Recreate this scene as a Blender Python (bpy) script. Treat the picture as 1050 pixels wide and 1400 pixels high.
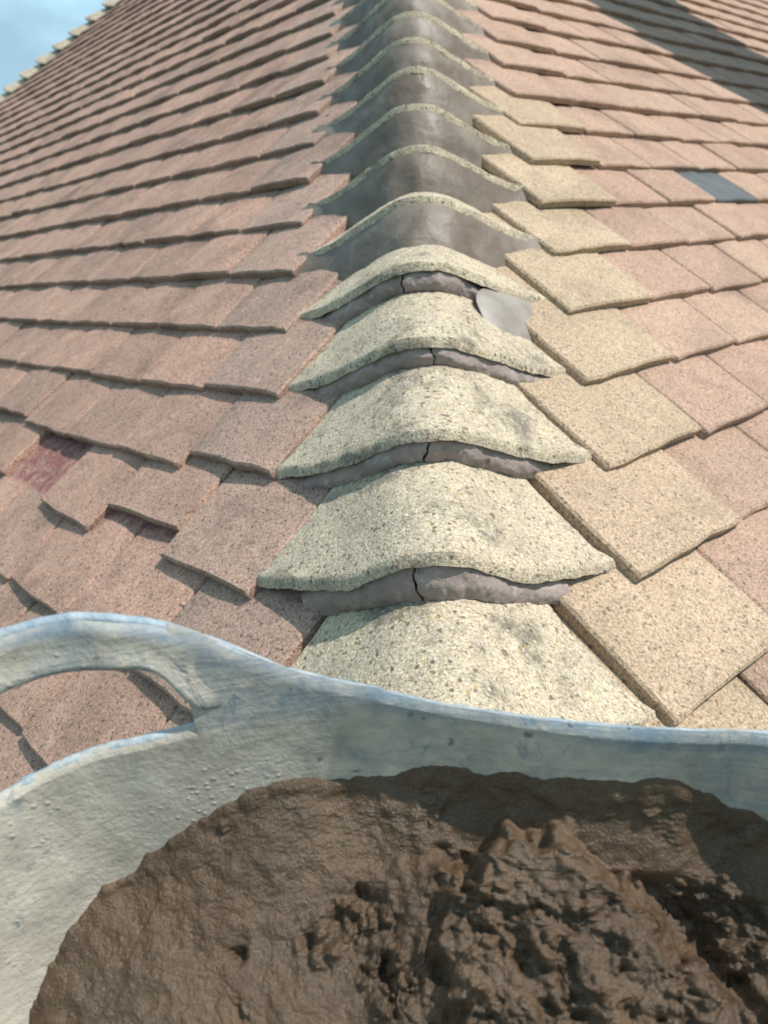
import bpy, bmesh, math, random
import numpy as np
from mathutils import Matrix, Vector

random.seed(7); RNG = np.random.default_rng(7)
S = bpy.context.scene
for o in list(bpy.data.objects): bpy.data.objects.remove(o)

# ------------------------------------------------------------------ camera
FPX, PITCH_DN, YAW, ROLL = 1083.55, 0.3164, -0.067, -0.0702
CAM = np.array([0.0003, -0.38, 0.3173])
FW = np.array([math.sin(YAW)*math.cos(PITCH_DN), math.cos(YAW)*math.cos(PITCH_DN), -math.sin(PITCH_DN)])
_r = np.cross(FW, [0, 0, 1]); _r /= np.linalg.norm(_r); _u = np.cross(_r, FW)
RT = _r*math.cos(ROLL)+_u*math.sin(ROLL); UP = -_r*math.sin(ROLL)+_u*math.cos(ROLL)
cam = bpy.data.cameras.new('camera'); camo = bpy.data.objects.new('camera', cam); S.collection.objects.link(camo)
camo.matrix_world = Matrix(((RT[0], UP[0], -FW[0], CAM[0]), (RT[1], UP[1], -FW[1], CAM[1]), (RT[2], UP[2], -FW[2], CAM[2]), (0, 0, 0, 1)))
cam.sensor_fit = 'VERTICAL'; cam.sensor_height = 36; cam.lens = 36*FPX/1400
cam.clip_start = 0.01; cam.clip_end = 2000
cam.dof.use_dof = True; cam.dof.focus_distance = 0.42; cam.dof.aperture_fstop = 15
S.camera = camo

# ------------------------------------------------------------------ light
SUN_AZ = math.radians(105)     # clockwise from +Y: the hip runs along +Y, the sun stands to its right
SUN_EL = math.radians(56)
world = bpy.data.worlds.new('World'); S.world = world; world.use_nodes = True
nt = world.node_tree; nt.nodes.clear()
sky = nt.nodes.new('ShaderNodeTexSky'); sky.sky_type = 'NISHITA'; sky.sun_disc = False
sky.sun_elevation = SUN_EL; sky.sun_rotation = SUN_AZ; sky.air_density = 1.0; sky.dust_density = 1.2; sky.ozone_density = 1.0
tc = nt.nodes.new('ShaderNodeTexCoord')
mp = nt.nodes.new('ShaderNodeMapping'); mp.inputs['Scale'].default_value = (2.2, 2.2, 5.0)
nz = nt.nodes.new('ShaderNodeTexNoise'); nz.inputs['Scale'].default_value = 1.6; nz.inputs['Detail'].default_value = 6; nz.inputs['Roughness'].default_value = .55
rp = nt.nodes.new('ShaderNodeValToRGB'); rp.color_ramp.elements[0].color = (.42, .42, .42, 1); rp.color_ramp.elements[0].position = .45; rp.color_ramp.elements[1].position = .78
mx = nt.nodes.new('ShaderNodeMix'); mx.data_type = 'RGBA'; mx.inputs[7].default_value = (8.6, 13.6, 16, 1)
bg = nt.nodes.new('ShaderNodeBackground'); bg.inputs['Strength'].default_value = 0.08
wo = nt.nodes.new('ShaderNodeOutputWorld')
nt.links.new(tc.outputs['Generated'], mp.inputs['Vector']); nt.links.new(mp.outputs[0], nz.inputs['Vector'])
nt.links.new(nz.outputs['Fac'], rp.inputs[0]); nt.links.new(rp.outputs[0], mx.inputs[0])
nt.links.new(sky.outputs[0], mx.inputs[6]); nt.links.new(mx.outputs[2], bg.inputs[0]); nt.links.new(bg.outputs[0], wo.inputs[0])
sl = bpy.data.lights.new('sun', 'SUN'); sl.energy = 5.0; sl.angle = math.radians(.53); sl.color = (1, .955, .88)
so = bpy.data.objects.new('sun', sl); S.collection.objects.link(so); so.location = (4, 2, 8)
SUN = Vector((math.sin(SUN_AZ)*math.cos(SUN_EL), math.cos(SUN_AZ)*math.cos(SUN_EL), math.sin(SUN_EL)))
so.rotation_euler = SUN.to_track_quat('Z', 'Y').to_euler()
S.view_settings.view_transform = 'Standard'; S.view_settings.look = 'None'; S.view_settings.gamma = 1; S.view_settings.exposure = 0.03

# ------------------------------------------------------------------ roof frame
G = 0.1                                  # one course, measured up the slope
PI_R = 0.6796                            # roof pitch
s2 = 2**-.5; cp, sp = math.cos(PI_R), math.sin(PI_R)
CL = np.array([-s2, s2, 0]); CR = np.array([s2, s2, 0])
UL = np.array([s2*cp, s2*cp, sp]); UR = np.array([-s2*cp, s2*cp, sp])
NL = -np.cross(CL, UL); NR = np.cross(CR, UR)
HIP = np.array([0, 2**.5*cp, sp])*G      # one course along the hip
HY, HZ = HIP[1], HIP[2]
SH = HIP/np.linalg.norm(HIP); NH = np.cross([1, 0, 0], SH)   # along the hip / square to it
TANH = HZ/HY
Y2 = 4.70                                # the far hip runs along +X at this y

def ray(x, y):
    d = FW*FPX + RT*(x-525) + UP*(700-y); return d/np.linalg.norm(d)

# ------------------------------------------------------------------ numpy gradient noise
_GR = RNG.normal(size=(256, 3)); _GR /= np.linalg.norm(_GR, axis=1)[:, None]
_PM = RNG.permutation(256)
def pnoise(P):
    P = np.asarray(P, float); I = np.floor(P).astype(int); F = P-I; W = F*F*F*(F*(F*6-15)+10)
    out = np.zeros(len(P))
    for dx in (0, 1):
        for dy in (0, 1):
            for dz in (0, 1):
                h = _PM[(_PM[(_PM[(I[:, 0]+dx) & 255]+I[:, 1]+dy) & 255]+I[:, 2]+dz) & 255]
                g = _GR[h]; d = F-np.array([dx, dy, dz])
                w = (W[:, 0] if dx else 1-W[:, 0])*(W[:, 1] if dy else 1-W[:, 1])*(W[:, 2] if dz else 1-W[:, 2])
                out += w*np.sum(g*d, axis=1)
    return out*1.6
def fbm(P, o=3, gain=.5):
    P = np.asarray(P, float); a = 1; r = np.zeros(len(P))
    for k in range(o): r += a*pnoise(P*2**k+17.3*k); a *= gain
    return r
def sst(a, b, x): t = np.clip((x-a)/(b-a), 0, 1); return t*t*(3-2*t)

# ------------------------------------------------------------------ node helpers
class NT:
    def __init__(s, name):
        s.m = bpy.data.materials.new(name); s.m.use_nodes = True; s.t = s.m.node_tree; s.t.nodes.clear()
        s.out = s.n('ShaderNodeOutputMaterial'); s.b = s.n('ShaderNodeBsdfPrincipled'); s.l(s.b.outputs[0], s.out.inputs[0])
        s.pos = s.n('ShaderNodeNewGeometry').outputs['Position']
    def n(s, t, **k):
        x = s.t.nodes.new(t)
        for a, v in k.items(): setattr(x, a, v)
        return x
    def l(s, a, b): s.t.links.new(a, b)
    def val(s, i, v):
        if hasattr(v, 'is_output') or isinstance(v, bpy.types.NodeSocket): s.l(v, i)
        else: i.default_value = v
    def noise(s, scale, detail=3, rough=.5, vec=None, dist=0, col=False):
        x = s.n('ShaderNodeTexNoise'); x.inputs['Scale'].default_value = scale; x.inputs['Detail'].default_value = detail
        x.inputs['Roughness'].default_value = rough; x.inputs['Distortion'].default_value = dist
        s.l(vec or s.pos, x.inputs['Vector']); return x.outputs['Color' if col else 'Fac']
    def voro(s, scale, feat='F1', vec=None, out='Distance'):
        x = s.n('ShaderNodeTexVoronoi'); x.feature = feat; x.inputs['Scale'].default_value = scale
        s.l(vec or s.pos, x.inputs['Vector']); return x.outputs[out]
    def ramp(s, f, p0, p1, c0=(0, 0, 0, 1), c1=(1, 1, 1, 1)):
        x = s.n('ShaderNodeValToRGB'); e = x.color_ramp.elements; e[0].position = p0; e[1].position = p1; e[0].color = c0; e[1].color = c1
        s.l(f, x.inputs[0]); return x.outputs[0]
    def mrange(s, f, a, b, c=0, d=1):
        x = s.n('ShaderNodeMapRange'); s.val(x.inputs[0], f)
        for i, v in enumerate((a, b, c, d)): x.inputs[i+1].default_value = v
        return x.outputs[0]
    def mix(s, f, a, b, mode='MIX'):
        x = s.n('ShaderNodeMix'); x.data_type = 'RGBA'; x.blend_type = mode
        s.val(x.inputs[0], f)
        for i, v in ((6, a), (7, b)):
            if isinstance(v, tuple) and len(v) == 3: v = v+(1,)
            s.val(x.inputs[i], v)
        return x.outputs[2]
    def math(s, op, a, b=0.0, c=None):
        x = s.n('ShaderNodeMath'); x.operation = op; s.val(x.inputs[0], a); s.val(x.inputs[1], b)
        if c is not None: s.val(x.inputs[2], c)
        return x.outputs[0]
    def bump(s, h, strength=.5, dist=.001, prev=None):
        x = s.n('ShaderNodeBump'); x.inputs['Strength'].default_value = strength; x.inputs['Distance'].default_value = dist
        s.l(h, x.inputs['Height'])
        if prev: s.l(prev, x.inputs['Normal'])
        return x.outputs[0]
    def done(s, col, rough=.9, nrm=None, spec=.3):
        s.val(s.b.inputs['Base Color'], col if not isinstance(col, tuple) else col+(1,))
        s.val(s.b.inputs['Roughness'], rough); s.b.inputs['Specular IOR Level'].default_value = spec
        if nrm: s.l(nrm, s.b.inputs['Normal'])
        return s.m

def rand_of(k):
    oi = k.n('ShaderNodeObjectInfo').outputs['Random']; isl = k.n('ShaderNodeNewGeometry').outputs['Random Per Island']
    w = k.n('ShaderNodeTexWhiteNoise'); w.noise_dimensions = '1D'
    k.l(k.math('ADD', oi, k.math('MULTIPLY', isl, 37.7)), w.inputs['W']); return w

def tile_material(name, ca, cb, fresh, grime, grime_amt=.5):
    """sand-faced concrete tile: ca..cb tile to tile, fresh = unweathered head that the course above covers"""
    k = NT(name); w = rand_of(k)
    base = k.mix(k.math('MULTIPLY', w.outputs['Value'], 1.0), ca, cb)
    w2 = k.n('ShaderNodeSeparateColor'); k.l(w.outputs['Color'], w2.inputs[0]); base = k.mix(k.math('MULTIPLY', w2.outputs[1], .5), base, grime)
    soot = k.noise(6, 5, .7); base = k.mix(k.mrange(soot, .50, .70, 0, .55), base, tuple(x*.5 for x in grime))
    mott = k.noise(22, 4, .6); base = k.mix(k.mrange(mott, .35, .7, 0, .55), base, grime)
    streak = k.noise(9, 3, .6); base = k.mix(k.mrange(streak, .52, .72, 0, grime_amt), base, tuple(x*.62 for x in grime))
    pale = k.noise(48, 3, .6); base = k.mix(k.mrange(pale, .55, .75, 0, .5), base, tuple(min(1, x*1.28) for x in cb))
    # head of the tile, never weathered
    uv = k.n('ShaderNodeUVMap').outputs[0]; sx = k.n('ShaderNodeSeparateXYZ'); k.l(uv, sx.inputs[0])
    hd = k.mrange(k.math('ADD', sx.outputs[1], k.math('MULTIPLY', k.noise(60, 3), .03)), .121, .131)
    base = k.mix(k.math('MULTIPLY', hd, k.mrange(k.noise(38, 5, .75, dist=.7), .38, .58, .08, 1)), base, fresh)
    # sand grains
    gr = k.noise(430, 4, .75)
    base = k.mix(.5, base, k.mix(1.0, base, k.ramp(gr, .35, .65, (.08, .07, .06, 1), (1, 1, 1, 1)), 'OVERLAY'), 'MIX')
    base = k.mix(k.mrange(k.noise(230, 3, .7), .585, .645, 0, .85), base, tuple(x*.4 for x in grime))
    sp = k.voro(210); sr = k.voro(210, out='Color'); sc = k.n('ShaderNodeSeparateColor'); k.l(sr, sc.inputs[0])
    pit = k.math('MULTIPLY', k.mrange(sp, .18, .34, 1, 0), k.mrange(sc.outputs[0], .80, .84))
    base = k.mix(k.math('MULTIPLY', pit, .7), base, tuple(x*.3 for x in grime))
    amb = k.math('MULTIPLY', k.mrange(sp, .15, .3, 1, 0), k.mrange(sc.outputs[1], .86, .9))
    base = k.mix(k.math('MULTIPLY', amb, .6), base, (.42, .25, .10))
    # a few lichen spots
    lp = k.voro(7.5); lr = k.voro(7.5, out='Color'); lc = k.n('ShaderNodeSeparateColor'); k.l(lr, lc.inputs[0])
    lich = k.math('MULTIPLY', k.mrange(k.math('ADD', lp, k.math('MULTIPLY', k.noise(120, 2), .05)), .075, .095, 1, 0), k.mrange(lc.outputs[0], .66, .68))
    base = k.mix(k.math('MULTIPLY', lich, .65), base, (.07, .06, .05))
    h = k.math('ADD', k.noise(520, 3, .65), k.math('MULTIPLY', pit, -.5))
    nb = k.bump(h, .75, .0016); nb = k.bump(k.noise(70, 3), .35, .004, nb)
    return k.done(base, .92, nb, .25)

M = {}
M['pink'] = tile_material('weathered_pink_tile', (.50, .302, .228), (.43, .275, .212), (.23, .09, .09), (.26, .168, .13), .75)
M['pinkf'] = tile_material('weathered_pink_edge_tile', (.47, .302, .232), (.42, .285, .225), (.22, .15, .13), (.27, .185, .148), .65)
M['peach'] = tile_material('peach_tile', (.46, .315, .235), (.41, .262, .202), (.30, .19, .155), (.33, .225, .17), .55)
M['cream'] = tile_material('cream_tile', (.47, .362, .255), (.45, .325, .235), (.38, .28, .19), (.36, .27, .185), .5)

def bonnet_material():
    k = NT('cream_bonnet_concrete'); w = rand_of(k)
    b = k.mix(w.outputs['Value'], (.52, .432, .318), (.475, .39, .295))
    b = k.mix(k.mrange(k.noise(26, 4, .6), .42, .68, 0, .75), b, (.36, .30, .232))
    b = k.mix(k.mrange(k.noise(75, 3, .6), .52, .75, 0, .6), b, (.58, .51, .39))
    b = k.mix(k.mrange(k.noise(14, 5, .75), .54, .66, 0, .8), b, (.15, .135, .11))
    g = k.noise(430, 4, .75)
    b = k.mix(.5, b, k.mix(1.0, b, k.ramp(g, .35, .65, (.1, .085, .07, 1), (1, 1, 1, 1)), 'OVERLAY'))
    b = k.mix(k.mrange(k.noise(230, 3, .7), .585, .645, 0, .85), b, (.15, .125, .09))
    sp = k.voro(190); sc = k.n('ShaderNodeSeparateColor'); k.l(k.voro(190, out='Color'), sc.inputs[0])
    pit = k.math('MULTIPLY', k.mrange(sp, .2, .38, 1, 0), k.mrange(sc.outputs[0], .80, .83))
    b = k.mix(k.math('MULTIPLY', pit, .75), b, (.1, .085, .06))
    amb = k.math('MULTIPLY', k.mrange(sp, .2, .36, 1, 0), k.mrange(sc.outputs[1], .88, .9))
    b = k.mix(k.math('MULTIPLY', amb, .75), b, (.42, .27, .08))
    wh = k.math('MULTIPLY', k.mrange(sp, .2, .36, 1, 0), k.mrange(sc.outputs[2], .85, .88))
    b = k.mix(k.math('MULTIPLY', wh, .6), b, (.62, .6, .5))
    bs = k.voro(70); bc = k.n('ShaderNodeSeparateColor'); k.l(k.voro(70, out='Color'), bc.inputs[0])
    big = k.math('MULTIPLY', k.mrange(bs, .16, .24, 1, 0), k.mrange(bc.outputs[0], .86, .88))
    b = k.mix(k.math('MULTIPLY', big, .7), b, (.12, .10, .075))
    h = k.math('ADD', k.noise(480, 3, .7), k.math('ADD', k.math('MULTIPLY', pit, -.5), k.math('MULTIPLY', wh, .4)))
    nb = k.bump(h, .9, .002); nb = k.bump(k.noise(60, 3), .3, .004, nb)
    return k.done(b, .93, nb, .25)
M['bonnet'] = bonnet_material()

def old_mortar():
    k = NT('old_grey_mortar'); b = k.mix(k.mrange(k.noise(40, 4, .6), .35, .7), (.27, .208, .19), (.36, .292, .265))
    b = k.mix(k.mrange(k.noise(140, 3, .6), .55, .7, 0, .6), b, (.48, .41, .37))
    b = k.mix(k.mrange(k.noise(90, 3, .7), .6, .72, 0, .6), b, (.12, .09, .085))
    nb = k.bump(k.noise(420, 4, .7), .6, .0012); nb = k.bump(k.noise(110, 4, .65), .45, .003, nb)
    return k.done(b, .92, nb, .25)
M['oldm'] = old_mortar()
def fresh_mortar():
    k = NT('fresh_grey_mortar'); b = k.mix(k.mrange(k.noise(24, 3, .5, dist=.6), .4, .62), (.135, .100, .076), (.185, .145, .115))
    b = k.mix(k.mrange(k.noise(11, 2, .5), .5, .68, 0, .8), b, (.25, .208, .172))
    b = k.mix(k.mrange(k.noise(130, 4, .7), .63, .72, 0, .5), b, (.06, .048, .04))
    nb = k.bump(k.noise(700, 2, .6), .25, .0008); nb = k.bump(k.noise(55, 3, .55, dist=.5), .5, .004, nb)
    return k.done(b, k.mrange(k.noise(20, 3), .35, .65, .42, .62), nb, .4)
M['fresh'] = fresh_mortar()
def slate():
    k = NT('grey_slate'); b = k.mix(k.mrange(k.noise(30, 3), .3, .7), (.075, .08, .085), (.105, .11, .115))
    return k.done(b, .55, k.bump(k.noise(120, 4), .4, .002), .4)
M['slate'] = slate()
def plain(name, c, rough=.9, sc=40, v=.25, bd=.002):
    k = NT(name); b = k.mix(k.mrange(k.noise(sc, 4, .6), .3, .7), tuple(x*(1-v) for x in c), tuple(min(1, x*(1+v)) for x in c))
    return k.done(b, rough, k.bump(k.noise(sc*8, 4, .6), .5, bd), .3)
M['felt'] = plain('roofing_felt', (.05, .042, .038))
M['render'] = plain('cement_render', (.42, .39, .35), sc=6)
M['lead'] = plain('lead_flashing', (.16, .165, .175), .5)
M['clay'] = plain('terracotta', (.36, .17, .10))
M['wallr'] = plain('house_render', (.55, .51, .45), sc=5)
M['grass'] = plain('lawn', (.055, .085, .03), sc=3, v=.4, bd=.03)

# ------------------------------------------------------------------ object helpers
COL = S.collection
def link(name, me, mat=None, parent=None):
    if mat is not None and len(me.materials) == 0: me.materials.append(mat)
    o = bpy.data.objects.new(name, me); COL.objects.link(o)
    if parent: o.parent = parent
    return o
def mesh(name, V, F, smooth=True, uv=None):
    me = bpy.data.meshes.new(name); me.from_pydata([tuple(map(float, v)) for v in V], [], [tuple(map(int, f)) for f in F])
    if smooth: me.polygons.foreach_set('use_smooth', [True]*len(me.polygons))
    if uv is not None:
        l = me.uv_layers.new(name='UVMap'); idx = np.zeros(len(me.loops), int); me.loops.foreach_get('vertex_index', idx)
        l.data.foreach_set('uv', np.asarray(uv, float)[idx].ravel())
    me.update(); return me
def empty(name, loc=(0, 0, 0)):
    o = bpy.data.objects.new(name, None); o.location = loc; o.empty_display_size = .1; COL.objects.link(o); return o
def tag(o, label=None, cat=None, group=None, kind=None):
    for a, v in (('label', label), ('category', cat), ('group', group), ('kind', kind)):
        if v: o[a] = v
    return o
def grid_faces(nr, nc, off=0, flip=False, wrap=False):
    F = []
    for i in range(nr-1):
        for j in range(nc if wrap else nc-1):
            a = off+i*nc+j; b = off+i*nc+(j+1) % nc; c = b+nc; d = a+nc
            F.append((a, d, c, b) if flip else (a, b, c, d))
    return F
def closed_slab(T, B):
    """top grid T and bottom grid B (nr,nc,3) closed all round"""
    nr, nc, _ = T.shape; V = np.concatenate([T.reshape(-1, 3), B.reshape(-1, 3)]); n = nr*nc
    F = grid_faces(nr, nc)+grid_faces(nr, nc, n, True)
    ring = [j for j in range(nc)]+[i*nc+nc-1 for i in range(1, nr)]+[(nr-1)*nc+j for j in range(nc-2, -1, -1)]+[i*nc for i in range(nr-2, 0, -1)]
    for a, b in zip(ring, ring[1:]+ring[:1]): F.append((b, a, n+a, n+b))
    return V, F
def sharp(me, deg=40):
    me.set_sharp_from_angle(angle=math.radians(deg))

# ------------------------------------------------------------------ ground, roof body
tag(link('ground', mesh('ground', [(-400, -400, -3.2), (400, -400, -3.2), (400, 400, -3.2), (-400, 400, -3.2)], [(0, 1, 2, 3)]), M['grass']), kind='structure')

roof = tag(empty('tiled_roof', (0, 0, -3.2)), 'hipped house roof of weathered pink tiles with cream bonnet tiles along the hip', 'roof', kind='thing')
INV = Matrix.Translation((0, 0, 3.2))
def adopt(o, p=None):
    p = p or roof; o.parent = p; o.matrix_parent_inverse = INV if p is roof else Matrix.Identity(4); return o
UMIN = -0.62; APEX = np.array([0, Y2, Y2*TANH])
def on(side, c, u, h=0.):
    if side < 0: return CL*c+UL*u+NL*h
    return CR*c+UR*u+NR*h
CH = s2*HY/G            # c of the hip line per metre of u
XR = 9.0
def slope_mesh(name, pts, nrm, t=.03, d=.016):
    P = [np.array(p)-nrm*d for p in pts]; Q = [p-nrm*t for p in P]; n = len(P)
    return mesh(name, P+Q, [tuple(range(n)), tuple(range(2*n-1, n-1, -1))]+[(i, n+i, n+(i+1) % n, (i+1) % n) for i in range(n)], False)
u0 = UMIN; corner = HIP/G*u0
# corner of far hip with the same eave height
cor2 = np.array([corner[2]/TANH-Y2, Y2, corner[2]])
ridge_end = APEX+CR*XR; eave_r = corner+CR*(XR+8)
back_n = np.array([-s2*sp, s2*sp, cp])
slopeL = adopt(link('roof_slope', slope_mesh('slope', [corner, APEX, cor2], NL), M['felt']))
slopeR = adopt(link('roof_slope', slope_mesh('slope', [corner, eave_r, ridge_end, APEX], NR), M['felt']))
slopeB = adopt(link('roof_slope', slope_mesh('slope', [cor2, APEX, ridge_end, cor2+CR*(XR+8)], back_n), M['pink']))
def quadbox(name, a, b, z0, z1, t):
    a = np.array(a); b = np.array(b); d = (b-a)/np.linalg.norm(b-a); n = np.array([-d[1], d[0]])*t
    P = [(*a, z0), (*b, z0), (*(b+n), z0), (*(a+n), z0), (*a, z1), (*b, z1), (*(b+n), z1), (*(a+n), z1)]
    return mesh(name, P, [(0, 3, 2, 1), (4, 5, 6, 7), (0, 1, 5, 4), (1, 2, 6, 5), (2, 3, 7, 6), (3, 0, 4, 7)], False)
wc = corner[:2]+np.array([0, .4]); zt = corner[2]+.1
adopt(link('wall', quadbox('wall', wc, wc+CR[:2]*12, -3.2, zt, .25), M['wallr']))
adopt(link('wall', quadbox('wall', cor2[:2]+np.array([.4, 0]), wc+CL[:2]*.26, -3.2, zt-.004, .25), M['wallr']))

# ------------------------------------------------------------------ plain tiles
TL, TT, TW = .265, .0108, .1556
def tile_grid(w, seed, nx=6, rough=1.25):
    r = np.random.default_rng(seed)
    ys = np.array([0, .0022, .05, .11, .18, TL]); xs = np.concatenate([[0, .0022], np.linspace(0, w, nx)[1:-1], [w-.0022, w]])
    X, Y = np.meshgrid(xs, ys); Z = np.zeros_like(X)
    Z += -.0016*((X/w-.5)*2)**2 + .0016*np.sin(np.clip(Y/TL, 0, 1)*math.pi)     # slight camber
    nx2 = len(xs)
    jag = r.normal(0, .0011*rough, nx2); jag[0] += abs(r.normal(0, .0018)); jag[-1] += abs(r.normal(0, .0018))
    Y[0] += jag; Y[1] += jag*.9
    side = r.normal(0, .0005, (len(ys), 2)); X[:, 0] += side[:, 0]; X[:, -1] += side[:, 1]
    Z[0] -= .0022; Z[:, 0] -= .0022; Z[:, -1] -= .0022
    Z[1:, 1:-1] += r.normal(0, .00035, (len(ys)-1, nx2-2))
    T = np.stack([X, Y, Z], -1); B = T.copy(); B[..., 2] = -TT+.3*Z; B[0, :, 1] += .0015
    return T, B
def tile_mesh(name, w, seed, nx=6, rough=1.0):
    T, B = tile_grid(w, seed, nx, rough); V, F = closed_slab(T, B)
    me = mesh(name, V, F, True, V[:, :2]); sharp(me, 35); return me
TILES = [tile_mesh('tile', TW-.0028, 100+i) for i in range(8)]
FIRST_L = [tile_mesh('tile_first', .150, 200+i) for i in range(4)]
FIRST_R = [tile_mesh('tile_first', .176, 300+i, 7) for i in range(5)]
for me in TILES+FIRST_R: me.materials.append(M['pink'])
for me in FIRST_L: me.materials.append(M['pinkf'])
def variants(src, key):
    out = []
    for me in src: m2 = me.copy(); m2.materials.clear(); m2.materials.append(M[key]); out.append(m2)
    return out
TILES_P = variants(TILES, 'peach'); FIRST_RC = variants(FIRST_R, 'cream'); FIRST_RP = variants(FIRST_R, 'peach')
SLATE = variants([tile_mesh('slate', TW+.004, 77, 3, .2)], 'slate')

def row_u(n): return (.97*n-.345)*G if n <= 9 else (n-.615)*G
DROP = TT/.097                                # a tile tips so that its tail rides on the two below
def tile_matrix(side, c, u, h=0, yaw=0, tip=0):
    X = (-CL if side < 0 else CR); U = (UL if side < 0 else UR); Nn = (NL if side < 0 else NR)
    a = math.atan(DROP*1.04)+tip
    Y = U*math.cos(a)-Nn*math.sin(a); Z = Nn*math.cos(a)+U*math.sin(a)
    X2 = X*math.cos(yaw)+Y*math.sin(yaw); Y2_ = Y*math.cos(yaw)-X*math.sin(yaw)
    O = on(side, c, u, .0252+h)
    return Matrix(((X2[0], Y2_[0], Z[0], O[0]), (X2[1], Y2_[1], Z[1], O[1]), (X2[2], Y2_[2], Z[2], O[2]), (0, 0, 0, 1)))

def project(P):
    d = np.asarray(P)-CAM; z = d@FW
    if z <= .02: return None
    return 525+FPX*(d@RT)/z, 700-FPX*(d@UP)/z, z

rt = random.Random(3)
OVER = {(-1, 1, 1): (.027, 0, .015), (-1, 1, 2): (-.004, 0, -.035), (-1, 1, 0): (.001, .001, 0), (-1, 2, 0): (.016, .002, .015), (-1, 3, 0): (.006, .001, 0),
        (-1, 2, 1): (-.004, 0, 0), (-1, 2, 2): (-.004, 0, 0.01), (-1, 2, 3): (-.003, 0, 0), (-1, 1, 4): (.004, .002, .02), (1, 7, 0): (-.004, .003, .03)}
SKIP = {(-1, 1, 3)}
items = []
NMAX = 43
for side in (-1, 1):
    for n in range(-6, NMAX):
        u = row_u(n); ch = CH*u
        cmax = (2*CH*(APEX[2]/sp)-ch) if side < 0 else (6.5 if n < 30 else 6.5)
        if side < 0: cmax = (np.dot(APEX, CL)*2-ch)-.18
        k = 0
        while True:
            first = k == 0
            if side < 0: w = .150 if first else TW-.0028
            else: w = .176 if first else TW-.0028
            j0 = .36 if side < 0 else .385
            ca = ch+(j0-w-.002 if first else j0+(k-1)*TW+.0014)
            if ca+w > cmax: break
            key = (side, n, k); k += 1
            if key in SKIP: continue
            du, dh, yw = OVER.get(key, (0, 0, 0))
            near = n < 8
            du += rt.gauss(0, .0014); dh += abs(rt.gauss(0, .0014)); yw += rt.gauss(0, .006); tip = rt.gauss(0, .006)
            if first and side > 0: dh += .0032
            mat = tile_matrix(side, ca+w if side < 0 else ca, u+du, dh, yw, tip)
            if side < 0: me = rt.choice(FIRST_L if first else TILES)
            else:
                slatehere = (n == 6 and abs(ca-1.107) < TW*.5)
                me = rt.choice((FIRST_RC if n < 9 else FIRST_RP) if first else TILES_P)
                if slatehere: me = SLATE[0]
            ctr = on(side, ca+w/2, u+.05, .02); pr = project(ctr)
            size = 0
            if pr and -60 < pr[0] < 1110 and -60 < pr[1] < 1140: size = 1/pr[2]**2*max(.05, abs(np.dot((CAM-ctr)/np.linalg.norm(CAM-ctr), NL if side < 0 else NR)))
            items.append((side, size, me, mat))
for side, par in ((-1, slopeL), (1, slopeR)):
    lst = sorted([t for t in items if t[0] == side], key=lambda t: -t[1])
    for _, sz, me, mat in lst[:300]:
        isl = me == SLATE[0]
        o = link('slate_tile' if isl else 'roof_tile', me); o.parent = par; o.matrix_parent_inverse = Matrix.Identity(4); o.matrix_local = mat @ Matrix.Identity(4)
        o.parent = par; o.matrix_basis = mat
        if isl: o['label'] = 'smooth dark grey slate patched in among the peach tiles'
    VV, FF, UU, off = [], [], [], 0
    cache = {}
    for _, sz, me, mat in lst[300:]:
        if me.name not in cache:
            v = np.zeros(len(me.vertices)*3); me.vertices.foreach_get('co', v); cache[me.name] = (v.reshape(-1, 3), [tuple(p.vertices) for p in me.polygons])
        v, f = cache[me.name]; A = np.array(mat)
        VV.append(v@A[:3, :3].T+A[:3, 3]); UU.append(v[:, :2]); FF += [tuple(i+off for i in q) for q in f]; off += len(v)
    rest = mesh('tiles_far', np.concatenate(VV), FF, True, np.concatenate(UU)); sharp(rest, 35)
    o = link('roof_tiles', rest, M['pink' if side < 0 else 'peach']); o.parent = par; o['kind'] = 'stuff'
# parents sit at the roof's origin with an inverse that puts children back in world space
bpy.context.view_layer.update()

# ------------------------------------------------------------------ bonnet tiles along the hip
PX = np.array([0, .015, .03, .06, .1, .147, .2]); PZ = np.array([.050, .0490, .0455, .0315, .0115, -.0030, -.016])
def zprof(x):
    x = np.abs(x); xs = np.linspace(0, .2, 81); z = np.interp(xs, PX, PZ); zz = np.concatenate([z[::-1], z[1:]])
    kz = np.exp(-.5*(np.arange(-6, 7)/3.0)**2); kz /= kz.sum(); zz = np.convolve(np.pad(zz, 6, mode='edge'), kz, 'valid')[80:]
    return np.interp(x, xs, zz)
def bprof(x): return 1.05*(np.sqrt(x*x+.003025)-.055)
BT = .0088
def wid(t): return .1475-.055*t
def sag(n): return .0305 if n <= 3 else (.041 if n == 4 else .051)
# lower bonnets are more ogee shaped; x shift and lift vary from tile to tile
BON = {}
rb = random.Random(11)
for n in range(-4, 44):
    BON[n] = dict(ogee=rb.uniform(-.15, .15), lift=rb.uniform(-.001, .001), dx=rb.uniform(-.002, .002), seed=n*7+50)
BON[1].update(ogee=.55, lift=.002, dx=-.003); BON[2].update(ogee=.15, dx=0.); BON[0].update(ogee=.2, lift=-.003); BON[3].update(ogee=.0, lift=-.003); BON[4].update(ogee=.0, lift=-.004)
def bz(n, x, t):
    q = BON[n]; ax = np.abs(x)
    og = q['ogee']*(-.010*np.exp(-((ax-.062)/.026)**2)+.004*np.exp(-(ax/.03)**2))
    return zprof(x)+og*np.clip(1-t*.7, 0, 1)+q['lift']-sag(n)*t
def bonnet_point(n, x, t, top):
    """point of bonnet n at lateral x, t courses up from its front, underside or top"""
    z = bz(n, x, t)+(BT if top else 0)
    return np.stack([x+BON[n]['dx']+0*t, HY*(n+t)+bprof(x)+0*z, HZ*(n+t)+z], -1)
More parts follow.
